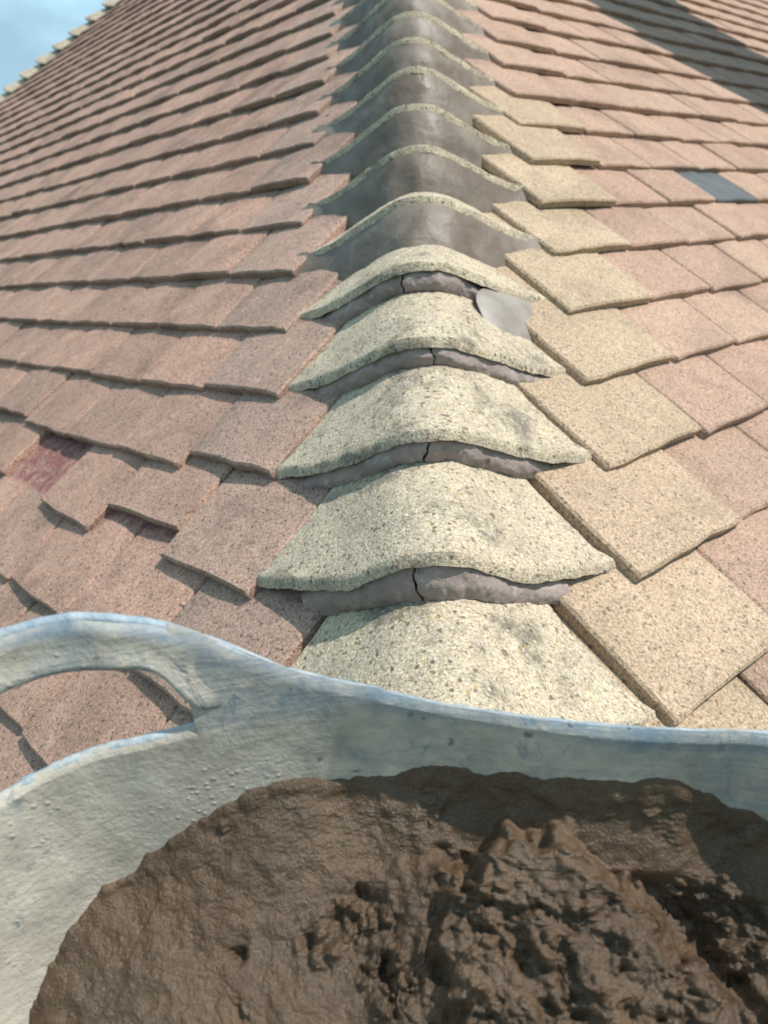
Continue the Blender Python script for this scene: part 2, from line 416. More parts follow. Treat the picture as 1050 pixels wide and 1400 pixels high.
def bonnet_mesh(n, nc, nr, amp=1.0):
    q = BON[n]; a = np.linspace(-1, 1, nc); t = np.concatenate([[0, .016], np.linspace(.05, 1.65, nr-2)])
    A, T = np.meshgrid(a, t); X = A*(wid(T)-np.where(A > 0, .007, .003)*sst(0, .2, T))
    P = bonnet_point(n, X.ravel(), T.ravel(), True); Q = bonnet_point(n, X.ravel(), T.ravel(), False)
    sd = q['seed']*3.1
    edge = fbm(np.stack([X.ravel()*45, 0*X.ravel()+sd, 0*X.ravel()], -1), 3)*.0022*amp
    eg = np.exp(-T.ravel()/.06)
    P[:, 1] += edge*eg; P[:, 2] += fbm(P*38+sd, 3)*.0011*amp; Q[:, 1] += edge*eg; Q[:, 2] += fbm(P*60+sd+9, 2)*.0013*amp*eg
    fine = pnoise(P*260+sd)*.0005*amp; P[:, 2] += fine
    fr = (T.ravel() < .001); P[fr, 2] -= .0034; P[fr, 1] += .0005
    sidee = (np.abs(A.ravel()) > .999); P[sidee, 2] -= .0025
    s_n = fbm(np.stack([T.ravel()*6, A.ravel()*2+sd, 0*T.ravel()], -1), 2)*.002*(np.abs(A.ravel()) > .999); P[:, 0] += s_n; Q[:, 0] += s_n
    V, F = closed_slab(P.reshape(nr, nc, 3), Q.reshape(nr, nc, 3)); me = mesh('bonnet', V, F); sharp(me, 50); return me

bon_objs = {}
for n in range(-4, 40):
    nc, nr = (110, 46) if -1 <= n <= 4 else ((60, 20) if n < 12 else (24, 8))
    o = adopt(link('bonnet_tile', bonnet_mesh(n, nc, nr), M['bonnet'])); bon_objs[n] = o

def child(o, p): o.parent = p; o.matrix_parent_inverse = p.matrix_parent_inverse.copy() if False else Matrix.Identity(4); return o

# old broken mortar under the lower bonnets, in two pieces that part at a crack
def old_piece(n, x0, x1, seed, set0=.10, cap0=False, cap1=False):
    nx = 70; ny = 12; nd = 7
    x = np.linspace(x0, x1, nx); dpt = np.linspace(0, 1, nd)
    # loops of the section at each x: front face bottom->top, then back
    sec_t = []
    V = []
    for i, xx in enumerate(x):
        tt = set0+.035*float(pnoise([[xx*35+seed, 3.1, 0]])[0])
        tl = 1+tt
        top = bonnet_point(n, np.array([xx]), np.array([tt]), False)[0]; bot = bonnet_point(n-1, np.array([xx]), np.array([tl]), True)[0]
        bot[2] += .0004; top[2] -= .0010
        # taper at the outer ends
        e = min((xx-x0) if cap0 else 9, (x1-xx) if cap1 else 9); e = float(sst(0, .028, np.array([e]))[0]); e = .7+.3*e
        top = bot+(top-bot)*e
        for j in range(ny):
            f = j/(ny-1); p = bot+(top-bot)*f; bulge = .0035*math.sin(f*math.pi)
            p = p+np.array([0, -bulge, 0]); V.append(p)
        bot2 = bonnet_point(n-1, np.array([xx]), np.array([tl+.25]), True)[0]-np.array([0, 0, .003]); top2 = bonnet_point(n, np.array([xx]), np.array([tt+.25]), False)[0]+np.array([0, 0, .002]); top2 = bot2+(top2-bot2)*e
        for j in range(ny): f = 1-j/(ny-1); V.append(bot2+(top2-bot2)*f)
    V = np.array(V); m = 2*ny
    fh = np.tile(np.concatenate([np.linspace(0, 1, ny), np.linspace(1, 0, ny)]), nx); xc = x1 if cap0 else x0
    V[:, 0] += (.0016*np.sin(fh*5+n*2.1)+.0009*np.sin(fh*14+n))*np.exp(-np.abs(V[:, 0]-xc)/.012)
    fr = np.tile(np.concatenate([np.ones(ny), np.zeros(ny)]), nx)
    V[:, 1] += fr*(fbm(V*60+seed, 3, .5)*.0016+fbm(V*230+seed, 3, .6)*.0009); V[:, 2] += fr*fbm(V*90+seed+5, 3)*.0008
    F = []
    for i in range(nx-1):
        for j in range(m): a = i*m+j; b = i*m+(j+1) % m; F.append((a, a+m, b+m, b))
    F += [tuple(range(m)), tuple(range((nx-1)*m+m-1, (nx-1)*m-1, -1))]
    me = mesh('mortar', V, F); sharp(me, 45); return link('mortar_piece', me, M['oldm'])
OLD = {1: (-.104, -.013, .100), 2: (-.118, -.002, .103), 3: (-.120, .006, .118), 4: (-.118, -.018, .062), 0: (-.1, 0, .1)}
for n, (a, b, c) in OLD.items():
    p = bon_objs[n]
    for x0, x1, c0, c1 in ((a, b-.0009, True, False), (b+.0009, c, False, True)):
        q = old_piece(n, x0, x1, n*13+x0*70, .05 if n < 3 else .04, c0, c1); q.parent = p
        q['label'] = 'old cracked mauve grey mortar bedded under a bonnet tile'

# fresh smooth mortar: a ramp from the bonnet below up to the edge of the bonnet above
def fresh_ramp(n, t_end, x0=None, x1=None, seed=0, over=.0, nx=90, nv=16, ends=.05, bulge=.003):
    w = wid(0); x0 = -w*1.36 if x0 is None else x0; x1 = w*1.32 if x1 is None else x1
    e0 = fbm(np.stack([np.linspace(0, 1, nv)*3+seed, np.full(nv, .3), np.full(nv, 0)], -1), 3)*ends*w; e1 = fbm(np.stack([np.linspace(0, 1, nv)*3+seed, np.full(nv, 7.3), np.full(nv, 0)], -1), 3)*ends*w
    v = np.linspace(0, 1, nv); a = np.linspace(0, 1, nx); A, Vv = np.meshgrid(a, v)
    tp_ = (1-.16*sst(.55, 1, v))[:, None]; X = (x0+e0[:, None])*tp_*(1-A)+(x1+e1[:, None])*tp_*A
    xf = X.ravel(); vf = Vv.ravel()
    te = t_end+fbm(np.stack([xf*22+seed, 0*xf+2, 0*xf], -1), 3)*.06
    lo = bonnet_point(n-1, xf, te, True); hi = bonnet_point(n, xf, 0*xf+.008-over, False); hi[:, 2] += .0015
    if over: hi[:, 2] += over*.09
    up_ = .027*sst(.118, .165, np.abs(xf)); lo[:, 2] += up_; hi[:, 2] += up_*.6
    P = lo+(hi-lo)*vf[:, None]
    t_here = te+(1-te)*vf
    surf = bonnet_point(n-1, xf, t_here, True); surf[:, 2] += up_*.8
    P[:, 1] -= bulge*np.sin(vf*math.pi)
    P += (fbm(P*26+seed, 3)*.0016+fbm(P*9+seed*2, 2)*.0022)[:, None]*np.array([0, -.85, .5])*np.sin(np.clip(vf*1.08, 0, 1)*math.pi)[:, None]
    # feather the free edges down onto what lies below
    ed = np.minimum(np.minimum(A, 1-A).ravel()*18, 1); ed = np.sqrt(np.clip(ed, 0, 1)); low = surf[:, 2]-.002; back = (1-ed)*.012
    P[:, 2] = low+(P[:, 2]-low)*np.where(vf < .03, .8, 1)*(.35+.65*ed); P[:, 1] += back
    B = P.copy(); B[:, 1] += .03; B[:, 2] -= .004
    Vs, F = closed_slab(P.reshape(nv, nx, 3), B.reshape(nv, nx, 3)); me = mesh('ramp', Vs, F); sharp(me, 60)
    return link('fresh_mortar', me, M['fresh'])
ENDT = {5: .72, 6: .8, 7: .82, 8: .8}
for n in range(5, 24):
    q = fresh_ramp(n, ENDT.get(n, .78), seed=n*1.7, over=(0 if n < 9 else .0), nx=90 if n < 12 else 40, nv=16 if n < 12 else 6); q.parent = bon_objs[n]
def dab(n, xc, rx, vc, rv):
    nr, na = 14, 40; V = []
    for i in range(nr):
        r = i/(nr-1)
        for j in range(na):
            a = 2*math.pi*j/na; rr = r*(1+.05*math.sin(3*a+1)+.03*math.sin(5*a)); x = np.array([xc+rx*rr*math.cos(a)]); v = vc+rv*rr*math.sin(a)
            lo = bonnet_point(n-1, x, np.array([.62]), True)[0]; hi = bonnet_point(n, x, np.array([.0]), False)[0]; p = lo+(hi-lo)*v
            V.append(p+np.array([0, -.87, .5])*(.010*(1-r**3.0)-.004+.0006*r*math.sin(9*a+4*r)))
    V = np.array(V); m = len(V); F = grid_faces(nr, na, 0, False, True); W = V+np.array([0, .02, -.008]); F += grid_faces(nr, na, m, True, True)
    F += [((nr-1)*na+j, (nr-1)*na+(j+1) % na, m+(nr-1)*na+(j+1) % na, m+(nr-1)*na+j)[::-1] for j in range(na)]
    me = mesh('dab', np.vstack([V, W]), F); bm = bmesh.new(); bm.from_mesh(me); bmesh.ops.remove_doubles(bm, verts=bm.verts, dist=1e-5); bmesh.ops.recalc_face_normals(bm, faces=bm.faces); bm.to_mesh(me); bm.free(); sharp(me, 60)
    return link('fresh_mortar', me, M['dab'])
k_ = NT('pale_fresh_mortar'); M['dab'] = k_.done(k_.mix(k_.mrange(k_.noise(40, 3), .35, .65), (.24, .205, .178), (.31, .27, .235)), .5, k_.bump(k_.noise(300, 3), .3, .001), .4)
q = dab(4, .100, .046, .42, .85); q.parent = bon_objs[4]
q['label'] = 'round dab of fresh smooth grey mortar at the right end of a bonnet'

# the far hip, seen edge on against the sky
far = mesh('bonnet_far', *closed_slab(*(lambda P, Q: (P.reshape(8, 24, 3), Q.reshape(8, 24, 3)))(*[
    bonnet_point(0, (np.meshgrid(np.linspace(-1, 1, 24), np.linspace(0, 1.5, 8))[0]*wid(np.meshgrid(np.linspace(-1, 1, 24), np.linspace(0, 1.5, 8))[1])).ravel(), np.meshgrid(np.linspace(-1, 1, 24), np.linspace(0, 1.5, 8))[1].ravel(), tp) for tp in (True, False)])))
sharp(far, 50); far.materials.append(M['bonnet'])
for k in range(-5, 40):
    o = adopt(bpy.data.objects.new('bonnet_tile', far)); COL.objects.link(o)
    x = -Y2+HY*k
    o.matrix_basis = Matrix.Translation((x, Y2, (x+Y2)*TANH+rb.uniform(0, .006))) @ Matrix.Rotation(-math.pi/2+rb.uniform(-.02, .02), 4, 'Z')

# ------------------------------------------------------------------ unseen stack added off to the right to cast the shadow across the slope
def boxmesh(name, c, s, bev=.006):
    bm = bmesh.new(); bmesh.ops.create_cube(bm, size=1); bmesh.ops.scale(bm, vec=s, verts=bm.verts)
    bmesh.ops.bevel(bm, geom=list(bm.edges), offset=bev, segments=2, affect='EDGES'); bmesh.ops.translate(bm, vec=c, verts=bm.verts)
    me = bpy.data.meshes.new(name); bm.to_mesh(me); bm.free(); return me
CX, CY = 1.66, 1.98
ch = tag(empty('shadow_chimney', (CX, CY, (CY-CX)*TANH)), 'unseen rendered stack with terracotta pot, added to cast a shadow on the right roof slope', 'shadow_chimney')
def cyl(name, r0, r1, z0, z1, seg=24):
    bm = bmesh.new(); bmesh.ops.create_cone(bm, cap_ends=True, segments=seg, radius1=r0, radius2=r1, depth=z1-z0); bmesh.ops.translate(bm, vec=(0, 0, (z0+z1)/2), verts=bm.verts)
    me = bpy.data.meshes.new(name); bm.to_mesh(me); bm.free(); me.polygons.foreach_set('use_smooth', [True]*len(me.polygons)); sharp(me); return me
link('stack', boxmesh('stack', (0, 0, 1.1), (.58, .58, 3.0)), M['render'], ch)
link('cap', boxmesh('cap', (0, 0, 2.63), (.68, .68, .1)), M['render'], ch)
link('flashing', boxmesh('flash', (0, 0, .02), (.592, .592, .6)), M['lead'], ch)
link('pot', cyl('pot', .12, .1, 2.68, 3.0), M['clay'], ch)

# ------------------------------------------------------------------ rubber tub
H0, HB = .225, .060
def tubpt(x, s, h): return np.stack([x+0*h, s*SH[1]+h*NH[1], s*SH[2]+h*NH[2]], -1)
CTRL = np.array([(-.1425, -.0726), (-.1174, -.0586), (-.0986, -.0541), (-.0808, -.0495), (-.0507, -.0425), (-.0309, -.0405), (-.0111, -.0420), (.0081, -.0455), (.0267, -.0506), (.0447, -.0548), (.0604, -.0569), (.076, -.0579), (.1005, -.0600),
    (.135, -.0730), (.163, -.105), (.175, -.15), (.168, -.20), (.14, -.245), (.085, -.275), (.02, -.288), (-.05, -.286), (-.115, -.268), (-.165, -.235), (-.192, -.19), (-.193, -.145), (-.173, -.102)])
def catmull(P, m):
    n = len(P); out = []
    for i in range(n):
        p0, p1, p2, p3 = P[(i-1) % n], P[i], P[(i+1) % n], P[(i+2) % n]
        for t in np.linspace(0, 1, m, endpoint=False):
            out.append(.5*((2*p1)+(-p0+p2)*t+(2*p0-5*p1+4*p2-p3)*t*t+(-p0+3*p1-3*p2+p3)*t**3))
    return np.array(out)
C0 = catmull(CTRL, 60); seg = np.linalg.norm(np.roll(C0, -1, 0)-C0, axis=1); arc = np.concatenate([[0], np.cumsum(seg)]); LEN = arc[-1]
C0c = np.vstack([C0, C0[:1]])
def rim_at(sg):
    sg = np.mod(sg, LEN); return np.stack([np.interp(sg, arc, C0c[:, 0]), np.interp(sg, arc, C0c[:, 1])], -1)
def rim_n(sg, e=.006):
    d = rim_at(sg+e)-rim_at(sg-e); d /= np.linalg.norm(d, axis=1)[:, None]; n = np.stack([-d[:, 1], d[:, 0]], -1); return n   # outward (loop runs clockwise)
def sig_of_x(x):   # far part of the rim only
    m = (C0[:, 1] > -.12) & (C0[:, 0] < .14); i = np.where(m)[0]; return arc[i[np.argmin(np.abs(C0[i, 0]-x))]]
FL = .34
def wallp(sg, h, off=0.):
    """point of the tub wall, off metres outwards of its middle"""
    p = rim_at(sg)+rim_n(sg)*(np.where(h > H0, .5, FL)*(h-H0)+off)[:, None]; return tubpt(p[:, 0], p[:, 1], h)
# handle height profile over the rim, measured from its middle outwards
SM = .018                                 # middle of the handle, along the rim
dd = np.array([0, .015, .027, .043, .056, .070, .082, .100, .13, .2]); hh = np.array([.0455, .045, .043, .038, .030, .019, .010, .003, 0, 0])
DD = np.linspace(0, .2, 200); HH = np.interp(DD, dd, hh); kz = np.exp(-.5*(np.arange(-9, 10)/4.5)**2); kz /= kz.sum(); HH = np.convolve(np.pad(HH, 9, mode='reflect'), kz, 'valid')
DHOLE = .0478
def rise(sg):
    d1 = np.abs((sg-SM+LEN/2) % LEN-LEN/2); d2 = np.abs((sg-SM) % LEN-LEN/2); d = np.minimum(d1, d2)
    return np.interp(d, DD, HH), d
def shade_lift(sg):
    # rim flank out of view, raised to throw shade across the mortar
    c = arc[np.argmin(np.hypot(C0[:, 0]-.168, C0[:, 1]+.118))]; d = np.abs((sg-c+LEN/2) % LEN-LEN/2); return .010*sst(.085, .0, d)
def top_h(sg):
    r, d = rise(sg); wob = .0012*np.sin(sg*31)+.0009*np.sin(sg*67+1)
    return H0+shade_lift(sg)+wob*(d > .11)+np.where(d < DHOLE, 0, r)
tub = tag(empty('mortar_tub', tuple(tubpt(np.array([-.01]), np.array([-.165]), np.array([HB]))[0])), 'dusty blue rubber tub with moulded handles, resting on the hip and holding wet mortar', 'tub')
TINV = Matrix.Translation(tub.location).inverted()
def tpart(name, me, mat):
    o = link(name, me, mat); o.parent = tub; o.matrix_parent_inverse = TINV; return o
def sigs():
    s = set(np.linspace(0, LEN, 520, endpoint=False))
    for c in (SM, SM+LEN/2):
        for sd in (-1, 1): s |= {(c+sd*(DHOLE-.0004)) % LEN, (c+sd*(DHOLE+.0004)) % LEN}
    return np.array(sorted(s))
SG = sigs(); NS = len(SG); TH = .0046
TOPH = top_h(SG)
rowsf = np.linspace(0, 1, 26)
Wi, Wo = [], []
for f in rowsf:
    h = HB+.006+(H0-.004-HB-.006)*min(f/.76, 1)+(TOPH-H0+.004)*max(0, (f-.76)/.24); dents = fbm(np.stack([np.cos(SG/LEN*6.283)*2.2, np.sin(SG/LEN*6.283)*2.2, h*9], -1), 2)*.0022*(1-f)**1.5
    Wi.append(wallp(SG, h, -TH/2+dents)); Wo.append(wallp(SG, h, TH/2+dents))
Wi = np.array(Wi); Wo = np.array(Wo); nR = len(rowsf)
# rounded rim edge: one row between, a little lower on both sides
capm = wallp(SG, TOPH+.0016, np.zeros(NS))
V = np.concatenate([Wo.reshape(-1, 3), capm, Wi[::-1].reshape(-1, 3)]); tot = 2*nR+1
F = grid_faces(tot, NS, 0, True, True)
cb = tubpt(np.array([-.01]), np.array([-.165]), np.array([HB]))[0]; ci = tubpt(np.array([-.01]), np.array([-.165]), np.array([HB+.006]))[0]
V = np.vstack([V, wallp(SG, np.full(NS, HB), TH/2-.006+0*SG), cb, ci]); nb = tot*NS
for j in range(NS):
    j2 = (j+1) % NS; F += [(nb+j, nb+j2, j2, j)[::-1], (nb+j2, nb+j, nb+NS), ((tot-1)*NS+j, (tot-1)*NS+j2, nb+NS+1)]
body_me = mesh('tub_body', V, F); sharp(body_me, 50)

def rubber():
    k = NT('dusty_blue_rubber')
    blue = k.mix(k.mrange(k.noise(30, 3), .3, .7), (.10, .15, .20), (.19, .245, .29))
    dust = k.mix(k.mrange(k.noise(45, 4, .65), .3, .7), (.33, .29, .24), (.60, .535, .445))
    mp = k.n('ShaderNodeMapping'); mp.inputs['Scale'].default_value = (18, 60, 160); k.l(k.pos, mp.inputs['Vector'])
    scr = k.noise(1, 5, .7, vec=mp.outputs[0], dist=.8)
    mp2 = k.n('ShaderNodeMapping'); mp2.inputs['Scale'].default_value = (55, 30, 26); mp2.inputs['Rotation'].default_value = (.5, .4, .9); k.l(k.pos, mp2.inputs['Vector'])
    at = k.n('ShaderNodeAttribute'); at.attribute_name = 'dust'
    d = k.math('ADD', k.math('MULTIPLY', k.noise(55, 5, .7), 1.5), k.math('MULTIPLY', scr, .8))
    d = k.math('ADD', k.math('SUBTRACT', d, 1.15), k.math('MULTIPLY', k.math('SUBTRACT', at.outputs['Fac'], .5), 1.6))
    fac = k.mrange(d, -.25, .4, .08, .97)
    scuff = k.mrange(k.noise(1, 4, .75, vec=mp2.outputs[0], dist=1.2), .60, .70, 0, .75)
    fac = k.math('MULTIPLY', fac, k.math('SUBTRACT', 1.0, scuff))
    col = k.mix(fac, blue, dust)
    col = k.mix(k.mrange(k.noise(85, 3, .6), .68, .74, 0, .8), col, (.10, .085, .06))
    sp = k.math('MULTIPLY', k.mrange(k.voro(260), .1, .3, 1, 0), k.mrange(k.noise(30, 2), .5, .62))
    h = k.math('ADD', k.math('MULTIPLY', k.noise(300, 4, .7), fac), sp)
    nb = k.bump(h, .7, .0012); nb = k.bump(scr, .25, .001, nb)
    return k.done(col, k.mrange(fac, 0, 1, .42, .85), nb, .4)
M['rubber'] = rubber()
def set_dust(me, fn):
    a = me.attributes.new('dust', 'FLOAT', 'POINT'); co = np.zeros(len(me.vertices)*3); me.vertices.foreach_get('co', co)
    a.data.foreach_set('value', fn(co.reshape(-1, 3)))
def dust_light_body(P):
    hgt = P@NH; x = P[:, 0]
    th = np.tile(0, len(P))
    d = .66+0*hgt
    d += .40*sst(-.02, -.14, x)                         # extra dust on the left flank also paints in its sunlit tone
    d -= .26*sst(H0-.006, H0+.003, hgt)*(1-.5*sst(.03, .05, hgt-H0))
    return d
set_dust(body_me, dust_light_body)
body = tpart('body', body_me, M['rubber'])

def lerpc(d, pts): xs, ys = zip(*pts); return np.interp(d, xs, ys)
def handle(center):
    nS = 120; sgv = np.linspace(center-DHOLE-.022, center+DHOLE+.022, nS); d = np.abs(sgv-center)
    top, _ = rise(sgv)
    inn = lerpc(d, [(0, .0325), (.010, .032), (.021, .0305), (.035, .028), (.042, .0245), (.0455, .018), (.0478, .010), (DHOLE+.022, .002)])
    inn = np.minimum(inn, np.maximum(top-.006, 0))
    ker = np.ones(5)/5; inn = np.convolve(np.pad(inn, 2, mode='edge'), ker, 'valid')
    # section: f across the strap (0 lower edge, 1 upper edge), o outwards; two rolled edges with a groove between
    sec = [(0, -.0024), (.01, -.0038), (.07, -.0048), (.2, -.0048), (.34, -.0042), (.46, -.0038), (.58, -.0036), (.70, -.0036), (.82, -.0038), (.93, -.0036), (1.0, -.0026), (1.02, -.0006), (1.0, .0020), (.85, .0030), (.5, .0028), (.2, .0030), (.05, .0024)]
    fade = sst(DHOLE+.022, DHOLE-.004, d); V = []
    for f, o in sec:
        h = H0+inn+(top-inn)*f; V.append(wallp(np.mod(sgv, LEN), h, o*(.12+.88*fade)+fbm(np.stack([sgv*30, 0*sgv+f, 0*sgv], -1), 2)*.0006))
    V = np.array(V); m = len(sec); F = grid_faces(m, nS)
    F += [((m-1)*nS+j, (m-1)*nS+j+1, j+1, j) for j in range(nS-1)] + [tuple(i*nS for i in range(m)), tuple(i*nS+nS-1 for i in range(m-1, -1, -1))]
    me = mesh('handle', V.reshape(-1, 3), F)
    bm = bmesh.new(); bm.from_mesh(me); bmesh.ops.recalc_face_normals(bm, faces=bm.faces); bm.to_mesh(me); bm.free()
    dv = np.array([{3: .62, 4: .66, 5: .70, 6: .72, 7: .70, 8: .62}.get(i, .5) for i in range(m)]); a = me.attributes.new('dust', 'FLOAT', 'POINT'); a.data.foreach_set('value', np.repeat(dv, nS))
    return tpart('handle', me, M['rubber'])
handle(SM); handle(SM+LEN/2)
# moulded bead that runs round the rim, worn pale blue and a little frayed
def rim_material():
    k = NT('worn_pale_blue_rim'); c = k.mix(k.mrange(k.noise(120, 4, .7), .35, .65), (.20, .265, .32), (.44, .47, .48)); c = k.mix(k.mrange(k.noise(40, 3), .52, .7, 0, .6), c, (.17, .26, .34))
    return k.done(c, .55, k.bump(k.noise(500, 3), .6, .001), .4)
M['rim'] = rim_material()
def bead(sg, top, closed):
    r = .0013; V = []; m = 8; n = len(sg)
    fr = fbm(np.stack([sg*90, 0*sg, 0*sg], -1), 3)*.0007
    for i in range(m):
        a = 2*math.pi*i/m; V.append(wallp(np.mod(sg, LEN), top+r*math.sin(a)+fr, r*1.25*math.cos(a)+.0004+0*sg))
    V = np.array(V); cnt = n if closed else n-1
    F = grid_faces(m, n, 0, False, closed)+[((m-1)*n+j, (m-1)*n+(j+1) % n, (j+1) % n, j) for j in range(cnt)]
    if not closed: F += [tuple(i*n for i in range(m)), tuple(i*n+n-1 for i in range(m-1, -1, -1))]
    me = mesh('rim', V.reshape(-1, 3), F)
    bm = bmesh.new(); bm.from_mesh(me); bmesh.ops.recalc_face_normals(bm, faces=bm.faces); bm.to_mesh(me); bm.free()
    return tpart('rim', me, M['rim'])
_sg = np.linspace(0, LEN, 600, endpoint=False); _r, _d = rise(_sg)
bead(_sg, H0+_r+shade_lift(_sg)+(.0012*np.sin(_sg*31)+.0009*np.sin(_sg*67+1))*(_d > .11), True)
for c_ in (SM, SM+LEN/2):
    _sg = np.linspace(c_-DHOLE, c_+DHOLE, 110); bead(_sg, H0+.0004+0*_sg, False)

# ------------------------------------------------------------------ wet mortar in the tub
SME = [(45, 1400), (60, 1340), (110, 1250), (180, 1190), (240, 1140), (300, 1100), (345, 1075), (410, 1062), (470, 1062), (560, 1050), (650, 1045), (760, 1055), (870, 1055), (950, 1062), (975, 1088), (1050, 1118)]
def wall_hit(px, py):
    d = ray(px, py); ts = np.linspace(.1, .5, 4000); X = CAM+ts[:, None]*d; x = X[:, 0]; s = X@SH; h = X@NH
    # inside test by nearest rim point
    best = None
    for i in range(0, len(ts), 4):
        dv = C0-np.array([x[i], s[i]]); j = np.argmin((dv**2).sum(1)); n = rim_n(np.array([arc[j]]))[0]
        out = -(dv[j]@n)-(FL*(h[i]-H0)-TH/2)
        if out > 0: return arc[j], h[i]
    return None
hits = [wall_hit(*q) for q in SME]; hits = [q for q in hits if q]
hs_s = np.array([((a-SM+LEN/2) % LEN)-LEN/2 for a, _ in hits]); hs_h = np.array([h for _, h in hits])
o_ = np.argsort(hs_s); hs_s, hs_h = hs_s[o_], hs_h[o_]
print('SMEAR', [(round(a, 3), round(b, 3)) for a, b in zip(hs_s, hs_h)], 'LEN', LEN)
def smear_h(sg):
    d = ((sg-SM+LEN/2) % LEN)-LEN/2
    xs = np.concatenate([[-LEN/2], hs_s, [LEN/2]]); e = (hs_h[0]+hs_h[-1])/2; ys = np.concatenate([[e], hs_h, [e]])
    return np.interp(d, xs, ys)
CEN = np.array([-.005, -.185]); FLOOR = .158
HEAP_PX = [(590, 1400), (560, 1300), (575, 1215), (625, 1165), (700, 1140), (780, 1150), (850, 1195), (905, 1255), (980, 1320), (1050, 1395)]
def at_h(px, py, h): d = ray(px, py); t = (h-CAM@NH)/(d@NH); X = CAM+d*t; return X[0], X@SH
HP = np.array([at_h(x, y, .180) for x, y in HEAP_PX])
print('HEAP', np.round(HP, 3).tolist())
def heap_mask(x, s, soft=.010):
    """signed distance to the heap's outline, positive inside"""
    poly = np.vstack([HP, [(.16, -.22), (.10, -.27), (.02, -.27), (.005, -.22)]]); n = len(poly)
    q = np.stack([x, s], -1); d = np.full(len(q), 9.); ins = np.zeros(len(q), bool)
    for i in range(n):
        a = poly[i]; b = poly[(i+1) % n]; ab = b-a; t = np.clip(((q-a)@ab)/(ab@ab), 0, 1); d = np.minimum(d, np.linalg.norm(q-a-t[:, None]*ab, axis=1))
        c = ((a[1] > q[:, 1]) != (b[1] > q[:, 1])) & (q[:, 0] < (b[0]-a[0])*(q[:, 1]-a[1])/(b[1]-a[1]+1e-12)+a[0]); ins ^= c
    return np.where(ins, d, -d)
def mortar_mesh():
    dsg = np.concatenate([np.linspace(-.19, .42, 760), np.linspace(.42, LEN-.19, 130)[1:-1]]); sg = np.mod(SM+dsg, LEN); ns = len(sg)
    v = np.concatenate([np.linspace(.03, .97, 360), [.985, 1.0]]); nv = len(v)
    hs0 = smear_h(sg); hn = fbm(np.stack([dsg*60, 0*dsg, 0*dsg], -1), 4, .6)*.0034
    hs0 = np.convolve(np.pad(hs0, 8, mode='edge'), np.ones(17)/17, 'valid')
    Pw = rim_at(sg); Nw = rim_n(sg)
    X = np.zeros((nv, ns, 3)); ax_ = sst(-.09, .0, Pw[:, 0]); qe = .85-.17*ax_; qe2 = 1.0-.32*ax_
    for i, vv in enumerate(v):
        q = (math.sin(vv*math.pi/2)**qe)[:, None]; e = 1-math.cos(vv*math.pi/2)**qe2
        h = FLOOR+(hs0+hn*vv**12-FLOOR)*e
        w = Pw+Nw*(FL*(h-H0)-TH/2-.0010*float(sst(1.0, .95, np.array([vv]))[0])+(.0012 if vv > .999 else 0))[:, None]
        xs = CEN+(w-CEN)*q; X[i] = np.stack([xs[:, 0], xs[:, 1], h], -1)
    P = X.reshape(-1, 3)
    # normals of the bare bowl
    du = np.gradient(X, axis=1); dv = np.gradient(X, axis=0); Nn = np.cross(du, dv); Nn /= np.linalg.norm(Nn, axis=2)[:, :, None]+1e-12
    Nn = Nn.reshape(-1, 3); Nn *= np.sign(np.sum(Nn*np.array([0, 0, 1.0]), axis=1)+1e-9)[:, None]
    x, s = P[:, 0], P[:, 1]; vf = np.repeat(v, ns)
    wx = fbm(np.stack([x*70, s*70, 0*x], -1), 3)*.006; wy = fbm(np.stack([x*70+9, s*70+4, 0*x+3], -1), 3)*.006
    sd = heap_mask(x+wx, s+wy); rgt = sst(at_h(590, 1200, .18)[0]-.004, at_h(590, 1200, .18)[0]+.012, x); inside = sst(-.003, .012, sd)*rgt+sst(-.03, .03, sd)*(1-rgt)
    Q = P.copy(); Q[:, 0] += wx*.5; Q[:, 1] += wy*.5
    def worley(cell, seed):
        gx, gy = Q[:, 0]/cell, Q[:, 1]/cell; zz = Q[:, 2]/cell; ix, iy = np.floor(gx).astype(int), np.floor(gy).astype(int)
        f1 = np.full(len(gx), 9.); rv = np.zeros(len(gx))
        for dx in (-1, 0, 1):
            for dy in (-1, 0, 1):
                h = _PM[(_PM[(ix+dx+seed) & 255]+iy+dy) & 255]; h2 = _PM[(h+91) & 255]; h3 = _PM[(h+37) & 255]
                dd_ = np.hypot(gx-(ix+dx+.15+.7*h/255), gy-(iy+dy+.15+.7*h2/255)); m_ = dd_ < f1; f1 = np.where(m_, dd_, f1); rv = np.where(m_, h3/255, rv)
        return f1, rv
    low = fbm(P*20+3, 3)
    def spot(px, py, h, r):
        a, b = at_h(px, py, h); return np.exp(-((x-a)**2+(s-b)**2)/r**2)
    patch = 1.0*spot(990, 1250, 0.175, .014)+.8*spot(1010, 1300, 0.172, .012)+.8*spot(870, 1075, 0.200, .012)+.8*spot(790, 1085, 0.197, .012)+.7*spot(940, 1200, 0.180, .008)
    patch += .7*spot(320, 1300, .172, .006)+.6*spot(330, 1250, .172, .005)+.7*spot(420, 1290, .172, .009)+.8*spot(500, 1250, .172, .014)+.8*spot(600, 1120, .175, .010)+.6*spot(310, 1130, .185, .004)+.7*spot(330, 1375, .172, .006)+.55*spot(720, 1090, .19, .008)+.7*spot(520, 1340, .172, .014)
    rn = fbm(P*55+40, 4, .6)
    rough = np.clip(inside*(.35+.75*sst(-.3, .3, rn+.1))+sst(.36, .66, patch*.85+rn*.28), 0, 1)   # where it is crumbly rather than trowelled
    slick = spot(700, 1165, 0.172, .014)+spot(800, 1190, 0.172, .012)+.6*spot(590, 1060, 0.200, .02)
    rough *= 1-.85*np.clip(slick, 0, 1)
    edge = sst(.99, .86, vf)
    d = low*.0030*edge; lift = inside*.021
